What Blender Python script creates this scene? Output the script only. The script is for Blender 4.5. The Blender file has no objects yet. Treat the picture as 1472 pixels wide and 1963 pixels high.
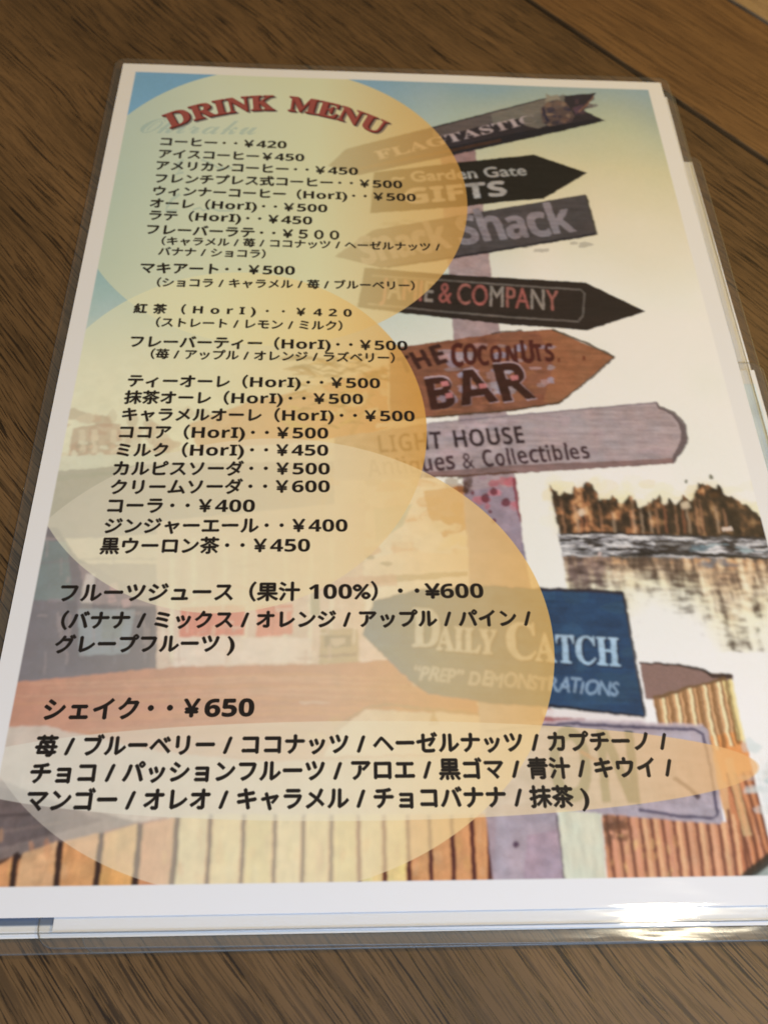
import bpy, math, random
import numpy as np
from mathutils import Matrix, Vector

scene = bpy.context.scene
COL = scene.collection
MM = 0.001

# ------------------------------------------------------------------ camera
cam_data = bpy.data.cameras.new("camera")
cam_data.sensor_fit = 'AUTO'
cam_data.sensor_width = 36.0
cam_data.lens = 29.9215
cam_data.clip_start = 0.01
cam_data.clip_end = 50.0
cam = bpy.data.objects.new("camera", cam_data)
COL.objects.link(cam)
R = Matrix(((0.99852842, -0.00829611, -0.05359253),
            (-0.01852406, 0.8766142, -0.4808372),
            (0.05096905, 0.48112236, 0.87517052)))
cam.matrix_world = Matrix.Translation(Vector((-21.2565, -161.5544, 208.377)) * MM) @ R.to_4x4()
cam_data.dof.use_dof = True
cam_data.dof.focus_distance = 0.218
cam_data.dof.aperture_fstop = 16.5
scene.camera = cam

# ------------------------------------------------------------------ room light
world = bpy.data.worlds.new("World")
scene.world = world
world.use_nodes = True
bg = world.node_tree.nodes["Background"]
bg.inputs[0].default_value = (1.0, 0.76, 0.48, 1)
bg.inputs[1].default_value = 0.15

def area_light(name, loc, target, size, power, color, size_y=None):
    d = bpy.data.lights.new(name, 'AREA')
    d.energy = power
    d.color = color
    d.shape = 'RECTANGLE' if size_y else 'DISK'
    d.size = size
    if size_y:
        d.size_y = size_y
    o = bpy.data.objects.new(name, d)
    COL.objects.link(o)
    o.location = loc
    o.rotation_euler = (Vector(target) - Vector(loc)).to_track_quat('-Z', 'Y').to_euler()
    return o

area_light("window_daylight", (0.10, -0.50, 0.36), (0.02, -0.10, 0), 0.42, 3.5, (0.40, 0.61, 0.96), 0.3)
area_light("ceiling_spot", (0.375, -0.140, 0.90), (0.10, -0.06, 0), 0.10, 1.9, (1.0, 0.90, 0.68))
area_light("ceiling_lamp", (1.5, 0.45, 0.95), (0.10, 0.10, 0), 0.22, 26.0, (1.0, 0.66, 0.15))

scene.view_settings.view_transform = 'Standard'
scene.view_settings.look = 'None'
scene.view_settings.exposure = 0.0
scene.view_settings.gamma = 1.0
scene.render.engine = 'CYCLES'
scene.cycles.transparent_max_bounces = 32
scene.cycles.max_bounces = 6

# ------------------------------------------------------------------ helpers
def link(o):
    COL.objects.link(o)
    return o

def tag(o, label=None, cat=None, group=None, kind=None):
    if label: o["label"] = label
    if cat: o["category"] = cat
    if group: o["group"] = group
    if kind: o["kind"] = kind
    return o

def mesh_obj(name, verts, faces, mat, parent=None, uvs=None, smooth=False):
    me = bpy.data.meshes.new(name)
    me.from_pydata([tuple(v) for v in verts], [], [tuple(f) for f in faces])
    me.update()
    if uvs is not None:
        uvl = me.uv_layers.new(name="UVMap")
        for li, loop in enumerate(me.loops):
            uvl.data[li].uv = uvs[loop.vertex_index]
    if smooth:
        for p in me.polygons:
            p.use_smooth = True
    me.materials.append(mat)
    o = bpy.data.objects.new(name, me)
    link(o)
    if parent:
        o.parent = parent
    return o

def new_mat(name):
    m = bpy.data.materials.new(name)
    m.use_nodes = True
    return m, m.node_tree, m.node_tree.nodes["Principled BSDF"]

def N(nt, t, **kw):
    n = nt.nodes.new(t)
    for k, v in kw.items():
        setattr(n, k, v)
    return n

def ramp(nt, stops):
    n = nt.nodes.new("ShaderNodeValToRGB")
    cr = n.color_ramp
    while len(cr.elements) > 1:
        cr.elements.remove(cr.elements[-1])
    cr.elements[0].position = stops[0][0]
    cr.elements[0].color = tuple(stops[0][1]) + (1,)
    for p, c in stops[1:]:
        e = cr.elements.new(p)
        e.color = tuple(c) + (1,)
    return n

def wood_material(name, light, mid, dark, seed):
    m, nt, b = new_mat(name)
    L = nt.links.new
    tc = N(nt, "ShaderNodeTexCoord")
    off = N(nt, "ShaderNodeMapping"); off.inputs["Location"].default_value = (seed * 1.7, seed * 0.9, seed * 0.3)
    L(tc.outputs["Object"], off.inputs["Vector"])
    # gentle waver of the grain
    wob = N(nt, "ShaderNodeTexNoise"); wob.inputs["Scale"].default_value = 9.0; wob.inputs["Detail"].default_value = 2
    L(off.outputs[0], wob.inputs["Vector"])
    wsub = N(nt, "ShaderNodeVectorMath", operation='SUBTRACT'); wsub.inputs[1].default_value = (.5, .5, .5)
    L(wob.outputs["Color"], wsub.inputs[0])
    wsc = N(nt, "ShaderNodeVectorMath", operation='MULTIPLY'); wsc.inputs[1].default_value = (0, 0.012, 0)
    L(wsub.outputs[0], wsc.inputs[0])
    add = N(nt, "ShaderNodeVectorMath", operation='ADD')
    L(off.outputs[0], add.inputs[0]); L(wsc.outputs[0], add.inputs[1])
    def noise(sx, sy, scale, detail, rough=0.55):
        mp = N(nt, "ShaderNodeMapping"); mp.inputs["Scale"].default_value = (sx, sy, sy)
        L(add.outputs[0], mp.inputs["Vector"])
        n = N(nt, "ShaderNodeTexNoise")
        n.inputs["Scale"].default_value = scale; n.inputs["Detail"].default_value = detail
        n.inputs["Roughness"].default_value = rough
        L(mp.outputs[0], n.inputs["Vector"])
        return n
    broad = noise(2.2, 16, 1.0, 4)
    bands = noise(5, 95, 1.0, 4, .6)
    blot = noise(22, 45, 1.0, 3, .5)
    pores = noise(40, 1500, 1.0, 4, .62)
    pores2 = noise(95, 2300, 1.0, 2, .5)
    mixf = N(nt, "ShaderNodeMath", operation='MULTIPLY_ADD'); mixf.inputs[1].default_value = 0.45
    L(broad.outputs["Fac"], mixf.inputs[0])
    m2 = N(nt, "ShaderNodeMath", operation='MULTIPLY'); m2.inputs[1].default_value = 0.28
    L(bands.outputs["Fac"], m2.inputs[0]); L(m2.outputs[0], mixf.inputs[2])
    m3 = N(nt, "ShaderNodeMath", operation='MULTIPLY_ADD'); m3.inputs[1].default_value = 0.22
    L(blot.outputs["Fac"], m3.inputs[0]); L(mixf.outputs[0], m3.inputs[2])
    cr = ramp(nt, [(0.38, mid), (0.50, [(a * .45 + c * .55) for a, c in zip(light, mid)]), (0.62, light)])
    L(m3.outputs[0], cr.inputs["Fac"])
    # open pores: short dark dashes that gather in bands
    pr = ramp(nt, [(0.0, (1, 1, 1)), (0.43, (1, 1, 1)), (0.468, (0, 0, 0))])
    L(pores.outputs["Fac"], pr.inputs["Fac"])
    pr2 = ramp(nt, [(0.0, (1, 1, 1)), (0.38, (.8, .8, .8)), (0.48, (0, 0, 0))])
    L(pores2.outputs["Fac"], pr2.inputs["Fac"])
    wide = noise(15, 400, 1.0, 3, .6)
    wr = ramp(nt, [(0.0, (.55, .55, .55)), (0.38, (.45, .45, .45)), (0.44, (0, 0, 0))])
    L(wide.outputs["Fac"], wr.inputs["Fac"])
    gate = ramp(nt, [(0.34, (.35, .35, .35)), (0.55, (1, 1, 1))])
    gn = noise(7, 120, 1.0, 3, .6)
    L(gn.outputs["Fac"], gate.inputs["Fac"])
    pm = N(nt, "ShaderNodeMath", operation='MULTIPLY'); L(pr.outputs[0], pm.inputs[0]); L(gate.outputs[0], pm.inputs[1])
    pm2 = N(nt, "ShaderNodeMath", operation='MULTIPLY'); L(pr2.outputs[0], pm2.inputs[0]); pm2.inputs[1].default_value = .45
    pmx = N(nt, "ShaderNodeMath", operation='MAXIMUM'); L(pm.outputs[0], pmx.inputs[0]); L(pm2.outputs[0], pmx.inputs[1])
    pmy = N(nt, "ShaderNodeMath", operation='MAXIMUM'); L(pmx.outputs[0], pmy.inputs[0]); L(wr.outputs[0], pmy.inputs[1])
    mx = N(nt, "ShaderNodeMix", data_type='RGBA')
    L(pmy.outputs[0], mx.inputs[0]); L(cr.outputs[0], mx.inputs[6]); mx.inputs[7].default_value = tuple(dark) + (1,)
    L(mx.outputs[2], b.inputs["Base Color"])
    b.inputs["Roughness"].default_value = 0.42
    b.inputs["Specular IOR Level"].default_value = 0.35
    rr = N(nt, "ShaderNodeMapRange"); rr.inputs[3].default_value = .36; rr.inputs[4].default_value = .55
    L(bands.outputs["Fac"], rr.inputs[0]); L(rr.outputs[0], b.inputs["Roughness"])
    bump = N(nt, "ShaderNodeBump"); bump.inputs["Strength"].default_value = 0.35; bump.inputs["Distance"].default_value = 0.0002
    inv = N(nt, "ShaderNodeMath", operation='SUBTRACT'); inv.inputs[0].default_value = 1.0
    L(pmx.outputs[0], inv.inputs[1]); L(inv.outputs[0], bump.inputs["Height"]); L(bump.outputs[0], b.inputs["Normal"])
    return m

# ------------------------------------------------------------------ the table: boards with open joints
TABLE_Z = -1.80 * MM
table = link(bpy.data.objects.new("table", None))
table.location = (0, 0, TABLE_Z)
tag(table, "brown wooden table of grained boards with dark joints under the menus", "table")

def board(n0, n1, x0, x1, thick, mat, top=0.0, bev=0.45 * MM):
    """one board: long in local x (the grain), n0..n1 across it"""
    v, f = [], []
    prof = [(n0, -thick), (n0, top - bev), (n0 + bev * .35, top - bev * .3), (n0 + bev, top),
            (n1 - bev, top), (n1 - bev * .35, top - bev * .3), (n1, top - bev), (n1, -thick)]
    for x in (x0, x1):
        for (y, z) in prof:
            v.append((x, y, z))
    k = len(prof)
    for i in range(k):
        j = (i + 1) % k
        f.append((i, j, j + k, i + k))
    f.append(tuple(reversed(range(k)))); f.append(tuple(range(k, 2 * k)))
    o = mesh_obj("plank", v, f, mat, table)
    o.rotation_euler = (0, 0, math.atan2(-0.772, 0.636))
    return o

wood_a = wood_material("oiled_wood_brown", (0.184, 0.104, 0.043), (0.096, 0.054, 0.021), (0.020, 0.012, 0.006), 1.0)
wood_b = wood_material("oiled_wood_amber", (0.230, 0.126, 0.046), (0.140, 0.072, 0.026), (0.066, 0.034, 0.013), 5.3)
wood_c = wood_material("oiled_wood_pale", (0.36, 0.25, 0.13), (0.26, 0.17, 0.085), (0.10, 0.06, 0.03), 9.1)
board(-0.40, 0.1735, -0.75, 0.75, 0.022, wood_a)
board(0.1757, 0.2463, -0.75, 0.75, 0.022, wood_b, top=0.0003)
board(0.2489, 0.3205, -0.75, 0.75, 0.022, wood_c)
gap_mat, nt_, b_ = new_mat("dark_underframe")
b_.inputs["Base Color"].default_value = (0.012, 0.007, 0.004, 1)
b_.inputs["Roughness"].default_value = 0.9
uf = mesh_obj("underframe", [(x, y, z) for x in (-.74, .74) for y in (-.39, .315) for z in (-.045, -.0225)],
              [(0, 1, 3, 2), (4, 6, 7, 5), (0, 4, 5, 1), (2, 3, 7, 6), (0, 2, 6, 4), (1, 5, 7, 3)], gap_mat, table)
uf.rotation_euler = (0, 0, math.atan2(-0.772, 0.636))

# ------------------------------------------------------------------ raster printing tools
# The print of the menu is drawn here as flat ink on an A4 page. hi is the fixed plane map that was measured from
# the page's four corners: it turns a measured position into millimetres on the page.
def homography(src, dst):
    A = []
    for (x, y), (u, v) in zip(src, dst):
        A += [[x, y, 1, 0, 0, 0, -u * x, -u * y, -u], [0, 0, 0, x, y, 1, -v * x, -v * y, -v]]
    return np.linalg.svd(np.array(A, float))[2][-1].reshape(3, 3)

hi = homography([(237, 122), (1265, 159), (1698, 1732), (-101, 1762)], [(0, 0), (210, 0), (210, 297), (0, 297)])

def page(p):
    p = np.atleast_2d(np.asarray(p, float))
    q = np.c_[p, np.ones(len(p))] @ hi.T
    return q[:, :2] / q[:, 2:3]

def lin(c):
    c = np.asarray(c, float) / 255.0
    return np.where(c <= 0.04045, c / 12.92, ((c + 0.055) / 1.055) ** 2.4)

def unlin(c):
    c = np.clip(c, 0, 1)
    return np.where(c <= 0.0031308, c * 12.92, 1.055 * c ** (1 / 2.4) - 0.055)

# how bare white paper reads at places on the page, so that ink colours are reflectances, free of the light there
WS = np.array([(10, 10, 200, 187, 168), (100, 5, 212, 196, 170), (200, 8, 228, 208, 174), (206, 80, 232, 218, 196),
               (205, 170, 232, 226, 222), (3, 100, 196, 188, 180), (2, 200, 205, 202, 206), (5, 292, 224, 224, 228),
               (100, 293, 227, 225, 228), (160, 293, 232, 232, 236), (100, 150, 218, 210, 198), (110, 240, 222, 219, 217)], float)
WL = lin(WS[:, 2:])

def white_at(u, v):
    w = 1.0 / ((WS[:, 0] - u) ** 2 + (WS[:, 1] - v) ** 2 + 300.0)
    w /= w.sum()
    return w @ WL

def ink(c, u, v):
    return np.clip(lin(c) / white_at(u, v) * 0.80, 0.004, 0.86)

class Print:
    def __init__(s, w_mm, h_mm, res):
        s.res = res
        s.W, s.H = int(w_mm * res), int(h_mm * res)
        s.a = np.zeros((s.H, s.W, 3), np.float32)
    def cover(s, edges):
        """exact-x anti-aliased coverage of closed outlines; edges (n,4) in pixels. returns box and coverage"""
        SUB = 4
        x0 = max(0, int(np.floor(edges[:, [0, 2]].min())) - 2); x1 = min(s.W, int(np.ceil(edges[:, [0, 2]].max())) + 3)
        y0 = max(0, int(np.floor(edges[:, [1, 3]].min())) - 2); y1 = min(s.H, int(np.ceil(edges[:, [1, 3]].max())) + 3)
        if x1 <= x0 or y1 <= y0:
            return None
        h, w = y1 - y0, x1 - x0
        e = edges.copy(); e[:, [0, 2]] -= x0; e[:, [1, 3]] -= y0
        sgn = np.where(e[:, 3] > e[:, 1], 1.0, -1.0)
        lo = np.minimum(e[:, 1], e[:, 3]); hi_ = np.maximum(e[:, 1], e[:, 3])
        a = np.ceil(lo * SUB - 0.5).astype(int); b = np.ceil(hi_ * SUB - 0.5).astype(int)
        a = np.clip(a, 0, h * SUB); b = np.clip(b, 0, h * SUB)
        cnt = b - a
        k = cnt > 0
        e, sgn, a, cnt = e[k], sgn[k], a[k], cnt[k]
        acc = np.zeros((h, w + 2), np.float64)
        if len(e):
            idx = np.repeat(np.arange(len(e)), cnt)
            row = np.arange(cnt.sum()) - np.repeat(np.cumsum(cnt) - cnt, cnt) + a[idx]
            y = (row + 0.5) / SUB
            x = e[idx, 0] + (e[idx, 2] - e[idx, 0]) * (y - e[idx, 1]) / (e[idx, 3] - e[idx, 1])
            x = np.clip(x, 0, w)
            xi = np.minimum(x.astype(int), w); fr = x - xi
            r = row // SUB
            np.add.at(acc, (r, xi), (1 - fr) * sgn[idx] / SUB)
            np.add.at(acc, (r, xi + 1), fr * sgn[idx] / SUB)
        c = np.abs(np.cumsum(acc, 1)[:, :w])
        return (y0, y1, x0, x1), np.clip(c, 0, 1).astype(np.float32)
    def put(s, box, c, col, alpha=1.0):
        y0, y1, x0, x1 = box
        c = (c * alpha)[..., None]
        s.a[y0:y1, x0:x1] = s.a[y0:y1, x0:x1] * (1 - c) + np.asarray(col, np.float32) * c
    def poly_mm(s, pts, col, alpha=1.0, grow=0, clip=None):
        q = np.asarray(pts, float) * s.res
        e = np.c_[q, np.roll(q, -1, 0)]
        r = s.cover(e)
        if r is None:
            return
        box, c = r
        if clip is not None:
            c = c * clip[box[0]:box[1], box[2]:box[3]]
        s.put(box, c, col, alpha)
    def poly(s, pts, col, alpha=1.0, clip=None):
        q = page(pts)
        s.poly_mm(q, ink(col, *np.clip(q.mean(0), 0, 297)), alpha, clip=clip)
    def mask(s, pts):
        q = page(pts) * s.res
        r = s.cover(np.c_[q, np.roll(q, -1, 0)])
        m = np.zeros((s.H, s.W), np.float32)
        if r:
            (y0, y1, x0, x1), c = r
            m[y0:y1, x0:x1] = c
        return m
    def stroke(s, pts, w, col, alpha=1.0, clip=None):
        pts = np.asarray(pts, float)
        d = np.gradient(pts, axis=0)
        n = np.c_[-d[:, 1], d[:, 0]]; n /= np.linalg.norm(n, axis=1)[:, None] + 1e-9
        w = np.broadcast_to(np.asarray(w, float), (len(pts),))[:, None]
        s.poly(np.r_[pts + n * w / 2, (pts - n * w / 2)[::-1]], col, alpha, clip)

def blur(a, r):
    if r < 1:
        return a
    for ax in (0, 1):
        for _ in range(2):
            p = np.pad(a, [(r + 1, r) if i == ax else (0, 0) for i in range(a.ndim)], mode='edge')
            c = np.cumsum(p, ax, dtype=np.float64)
            n = a.shape[ax]
            hi_ = np.take(c, range(2 * r + 1, 2 * r + 1 + n), ax); lo = np.take(c, range(0, n), ax)
            a = ((hi_ - lo) / (2 * r + 1)).astype(np.float32)
    return a

def value_noise(h, w, cy, cx, rng):
    g = rng.random((cy + 2, cx + 2)).astype(np.float32)
    y = np.linspace(0, cy, h, dtype=np.float32); x = np.linspace(0, cx, w, dtype=np.float32)
    yi, xi = y.astype(int), x.astype(int)
    fy, fx = (y - yi)[:, None], (x - xi)[None]
    fy = fy * fy * (3 - 2 * fy); fx = fx * fx * (3 - 2 * fx)
    a = g[yi][:, xi]; b = g[yi][:, xi + 1]; c = g[yi + 1][:, xi]; d = g[yi + 1][:, xi + 1]
    return (a * (1 - fx) + b * fx) * (1 - fy) + (c * (1 - fx) + d * fx) * fy

# lettering: outlines are taken from Blender's own built-in font and laid out here
_glyphs = {}
def glyph(ch):
    if ch in _glyphs:
        return _glyphs[ch]
    def tri_edges(body):
        cu = bpy.data.curves.new("lettering", 'FONT')
        cu.body = body; cu.size = 1.0; cu.resolution_u = 4
        ob = bpy.data.objects.new("lettering", cu)
        COL.objects.link(ob)
        dg = bpy.context.evaluated_depsgraph_get()
        me = ob.evaluated_get(dg).to_mesh()
        me.calc_loop_triangles()
        v = np.array([p.co[:2] for p in me.vertices]).reshape(-1, 2)
        t = np.array([l.vertices[:] for l in me.loop_triangles], int).reshape(-1, 3)
        bpy.data.objects.remove(ob); bpy.data.curves.remove(cu)
        return v, t
    v, t = tri_edges(ch)
    if len(t) == 0:
        _glyphs[ch] = (None, 0.3); return _glyphs[ch]
    v2, _ = tri_edges(ch + ch)
    adv = v2[:, 0].max() - v[:, 0].max()
    A, B, C_ = v[t[:, 0]], v[t[:, 1]], v[t[:, 2]]
    ar = (B[:, 0] - A[:, 0]) * (C_[:, 1] - A[:, 1]) - (B[:, 1] - A[:, 1]) * (C_[:, 0] - A[:, 0])
    fl = ar < 0
    B2 = np.where(fl[:, None], C_, B); C2 = np.where(fl[:, None], B, C_)
    e = np.r_[np.c_[A, B2], np.c_[B2, C2], np.c_[C2, A]]
    _glyphs[ch] = (e, adv)
    return _glyphs[ch]

def sans_bold(t):
    o = ''
    for c in t:
        if 'A' <= c <= 'Z': o += chr(0x1D5D4 + ord(c) - 65)
        elif 'a' <= c <= 'z': o += chr(0x1D5EE + ord(c) - 97)
        elif '0' <= c <= '9': o += chr(0x1D7EC + ord(c) - 48)
        else: o += c
    return o

def serif_bold(t):
    return ''.join(chr(0x1D400 + ord(c) - 65) if 'A' <= c <= 'Z' else chr(0x1D41A + ord(c) - 97) if 'a' <= c <= 'z' else c for c in t)

def layout(text, latin=1.22, space=0.34, jit=0.0):
    """edges of a line in em, and its width"""
    out, x, colours = [], 0.0, []
    jr = random.Random(len(text) * 7)
    for i, ch in enumerate(text):
        o = ord(ch)
        if ch == ' ':
            x += space; continue
        if ch == '\u3000':
            x += 1.0; continue
        e, adv = glyph(ch)
        wide = 0x3000 <= o < 0xA000 or 0xFF00 <= o <= 0xFFEF
        if ch == '・': k, a = 1.0, 0.78
        elif wide: k, a = 1.0, 1.0
        else: k, a = latin, adv * latin
        if e is not None:
            g = e.copy(); g[:, [0, 2]] *= k
            if ch == '・':
                g[:, [0, 2]] -= 0.11
            if jit:
                sc_, a_ = 1 + jr.uniform(-jit, jit), jr.uniform(-jit, jit) * .8
                gx, gy = g[:, [0, 2]].copy(), g[:, [1, 3]].copy()
                g[:, [0, 2]] = gx * sc_ + gy * a_; g[:, [1, 3]] = gy * sc_ + jr.uniform(-jit, jit) * .25
            g[:, [0, 2]] += x
            out.append(g); colours += [i] * len(g)
        x += a
    return np.concatenate(out), np.array(colours)

def type_line(P, text, p0, p1, em=None, col=(28, 18, 14), bold=0.9, latin=1.22, space=0.34, alpha=1.0, slant=0.0, vshift=0.0, boldk=None, jit=0.0):
    """set a line from measured point p0 (left end of its baseline) to p1 (right end)"""
    e, ids = layout(text, latin, space, jit)
    x0, x1 = e[:, [0, 2]].min(), e[:, [0, 2]].max()
    a, b = page([p0, p1])
    L = np.linalg.norm(b - a)
    sx = L / (x1 - x0)
    sy = em if em else sx
    ux = (b - a) / L; uy = np.array([ux[1], -ux[0]])
    def tr(x, y):
        x = x + slant * y
        return ((a[0] + (x - x0) * sx * ux[0] + y * sy * uy[0]) * P.res, (a[1] + (x - x0) * sx * ux[1] + (y + vshift) * sy * uy[1]) * P.res)
    X0, Y0 = tr(e[:, 0], e[:, 1]); X1, Y1 = tr(e[:, 2], e[:, 3])
    E_ = np.c_[X0, Y0, X1, Y1]
    def one(sel, c_):
        nonlocal bold
        r = P.cover(E_[sel])
        if r is None: return
        box, c = r
        if bold > 0:
            q = np.pad(c, 2); m = c.copy()
            for dx, dy in ((1, 0), (-1, 0), (0, 1), (0, -1)):
                m = np.maximum(m, q[2 + dy:2 + dy + c.shape[0], 2 + dx:2 + dx + c.shape[1]])
            if bold > 1:
                for dx, dy in ((1, 1), (-1, -1), (-1, 1), (1, -1), (2, 0), (-2, 0), (0, 2), (0, -2)):
                    m = np.maximum(m, (bold - 1) * q[2 + dy:2 + dy + c.shape[0], 2 + dx:2 + dx + c.shape[1]])
                c = m
            else:
                c = c * (1 - bold) + m * bold
        P.put(box, c, c_, alpha)
    mid = (a + b) / 2
    if boldk is not None:
        cj = np.array([ord(text[i]) < 0x1D000 and text[i] != '・' for i in ids])
        for sel, b_ in ((cj, boldk), (~cj, bold)):
            if sel.any():
                bold = b_
                one(sel, ink(col, *mid))
    elif isinstance(col, list):
        for i in sorted(set(ids)):
            one(ids == i, ink(col[i % len(col)], *mid))
    else:
        one(np.ones(len(E_), bool), ink(col, *mid))
    return sx

# ------------------------------------------------------------------ the drink menu's print
RES = 8.0
def draw_menu():
    P = Print(210, 297, RES)
    rng = np.random.default_rng(7)
    rnd = random.Random(5)
    H, W = P.H, P.W
    vv = (np.arange(H)[:, None] + .5) / RES * np.ones((1, W)); uu = (np.arange(W)[None] + .5) / RES * np.ones((H, 1))
    vv = vv.astype(np.float32); uu = uu.astype(np.float32)
    # sky: blue at the head and the corners, through pale green and cream to white
    def grad(x, xs, cols):
        return np.stack([np.interp(x, xs, [c[i] for c in cols]) for i in range(3)], -1).astype(np.float32)
    wob = (value_noise(H, W, 12, 9, rng) - .5) * 14
    skyL = grad(vv + wob * .3, [5, 30, 70, 105, 125, 145, 175], [ink(c, 10, v) for c, v in
                [((106, 142, 162), 5), ((112, 150, 172), 30), ((118, 156, 168), 70), ((134, 160, 160), 105), ((160, 176, 170), 125), ((204, 200, 184), 145), ((214, 208, 196), 175)]])
    skyR = grad(vv + wob, [5, 20, 34, 50, 75, 110, 180], [ink(c, 190, v) for c, v in
                [((146, 158, 148), 5), ((168, 168, 140), 20), ((188, 183, 144), 34), ((212, 196, 152), 50), ((226, 208, 172), 75), ((236, 224, 206), 110), ((238, 234, 230), 180)]])
    t = np.clip((uu - 60) / 90, 0, 1)[..., None]
    P.a[:] = skyL * (1 - t) + skyR * t
    blotch = value_noise(H, W, 26, 18, rng)[..., None] - .5
    P.a *= 1 + blotch * np.array([.05, .02, .06], np.float32)
    pl, st = P.poly, P.stroke
    def dabs(n, x0, x1, y0, y1, cols, sx, sy, alpha=.8, clip=None, tilt=0.0):
        for _ in range(n):
            x, y = rnd.uniform(x0, x1), rnd.uniform(y0, y1)
            a, b = sx * rnd.uniform(.4, 1.3), sy * rnd.uniform(.4, 1.3)
            an = [rnd.uniform(.6, 1.15) for _ in range(8)]
            pts = [(x + a * an[k] * math.cos(k * math.pi / 4) + tilt * b * an[k] * math.sin(k * math.pi / 4), y + b * an[k] * math.sin(k * math.pi / 4)) for k in range(8)]
            pl(pts, rnd.choice(cols), alpha * rnd.uniform(.5, 1), clip)
    def fnoise(cw, ch, octs=3, seed=1):
        g = np.random.default_rng(seed); o = np.zeros((H, W), np.float32); amp, tot = 1.0, 0.0
        for k in range(octs):
            o += amp * value_noise(H, W, max(2, int(297 / ch)), max(2, int(210 / cw)), g); tot += amp
            amp *= .62; cw /= 2; ch /= 2
        o = (o / tot - .5) * 1.9 + .5
        return np.clip(o, 0, 1)
    grainV, grainH, mott = fnoise(1.3, 6.0, 3, 11), fnoise(9.0, .9, 3, 12), fnoise(3.0, 2.4, 4, 13)
    def tex(m, noise, stops, alpha=1.0):
        ys, xs_ = np.where(m > .003)
        if len(ys) == 0: return
        y0, y1, x0, x1 = ys.min(), ys.max() + 1, xs_.min(), xs_.max() + 1
        q = page([(1200, 1050)])[0]
        n_ = noise[y0:y1, x0:x1]
        c = np.stack([np.interp(n_, [t_[0] for t_ in stops], [ink(t_[1], (x0 + x1) / 2 / RES, (y0 + y1) / 2 / RES)[i] for t_ in stops]) for i in range(3)], -1)
        a_ = (m[y0:y1, x0:x1] * alpha)[..., None] if np.isscalar(alpha) else (m * alpha)[y0:y1, x0:x1][..., None]
        P.a[y0:y1, x0:x1] = P.a[y0:y1, x0:x1] * (1 - a_) + c.astype(np.float32) * a_
    # far shore, huts and quay at the left
    pl([(60, 880), (118, 868), (350, 858), (700, 860), (700, 1400), (-60, 1400), (-60, 880)], (196, 176, 160))
    dabs(40, 60, 470, 790, 870, [(140, 84, 74), (120, 70, 60), (160, 110, 96), (176, 140, 128)], 20, 16)
    pl([(140, 820), (200, 810), (230, 812), (236, 872), (130, 880)], (128, 64, 56), .8)
    for x in (152, 176, 212):
        pl([(x, 824), (x + 12, 823), (x + 11, 868), (x, 869)], (196, 168, 156), .7)
    dabs(26, 125, 240, 846, 876, [(206, 196, 188), (180, 120, 104), (90, 60, 54)], 10, 6)
    pl([(60, 876), (300, 868), (560, 862), (640, 872), (640, 892), (300, 900), (60, 912)], (190, 186, 180))
    pl([(60, 906), (300, 888), (640, 884), (640, 1010), (-60, 1040)], (108, 98, 104))
    pl([(60, 914), (230, 902), (330, 892), (60, 930)], (92, 90, 92), .8)
    # palm and trees behind the pale circles
    pl([(360, 812), (470, 772), (600, 742), (742, 700), (745, 820), (700, 830), (560, 850), (380, 862)], (186, 112, 66), .9)
    for k in range(60):
        x, y = rnd.uniform(560, 735), rnd.uniform(682, 822)
        l = rnd.uniform(30, 80); a = rnd.uniform(-.5, .5)
        st([(x - l / 2, y - a * l / 2), (x, y - 5), (x + l / 2, y + a * l / 2)], [2, 8, 2], rnd.choice([(96, 66, 22), (130, 84, 30), (180, 140, 70), (70, 52, 24)]), .75)
    dabs(26, 600, 745, 700, 800, [(226, 214, 190), (220, 196, 160)], 16, 8, .7)
    st([(735, 700), (690, 800), (640, 900), (600, 1020)], [7, 9, 10, 12], (150, 104, 62), .6)
    dabs(60, 640, 880, 905, 1060, [(222, 196, 170), (190, 120, 50), (120, 84, 30), (226, 214, 196), (196, 128, 70)], 26, 14, .8)
    pl([(905 - 95, 940), (893, 930), (895, 1015), (850, 1030), (822, 990)], (172, 104, 24), .9)
    dabs(18, 840, 895, 1000, 1060, [(226, 216, 190), (226, 210, 170)], 15, 10, .8)
    pl([(650, 1085), (780, 1055), (898, 1064), (898, 1090), (720, 1110)], (226, 208, 186), .95)
    pl([(640, 1110), (895, 1094), (896, 1104), (660, 1124)], (130, 110, 66), .8)
    dabs(10, 640, 760, 1066, 1090, [(84, 86, 60), (120, 110, 80)], 16, 6, .8)
    pl([(715, 975), (790, 965), (770, 1010), (720, 1040)], (110, 150, 136), .7)
    # blue-violet shop front at the left edge
    pl([(-60, 1010), (110, 1010), (150, 1070), (300, 1150), (305, 1296), (35, 1312), (-60, 1330)], (58, 54, 70))
    pl([(60, 1030), (130, 1040), (140, 1150), (60, 1150)], (62, 80, 90), .9)
    pl([(150, 1080), (330, 1080), (330, 1160), (170, 1160)], (104, 88, 100), .9)
    pl([(165, 1100), (182, 1100), (176, 1175), (150, 1175)], (190, 178, 180), .7)
    pl([(128, 1152), (290, 1166), (286, 1290), (124, 1290)], (48, 46, 64), .85)
    pl([(150, 1166), (258, 1168), (246, 1252), (152, 1256)], (100, 116, 136), .8)
    pl([(196, 1178), (240, 1178), (232, 1222), (196, 1226)], (84, 96, 104), .8)
    for (x, y) in ((210, 1120), (232, 1150), (204, 1142), (260, 1128)):
        pl([(x, y), (x + 14, y - 4), (x + 20, y + 10), (x + 4, y + 14)], (172, 130, 140), .7)
    st([(60, 1080), (200, 1070), (330, 1072)], 5, (70, 66, 80), .5)
    # huts with red doors
    pl([(300, 1000), (700, 960), (690, 1290), (300, 1290)], (206, 172, 156), .9)
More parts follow.
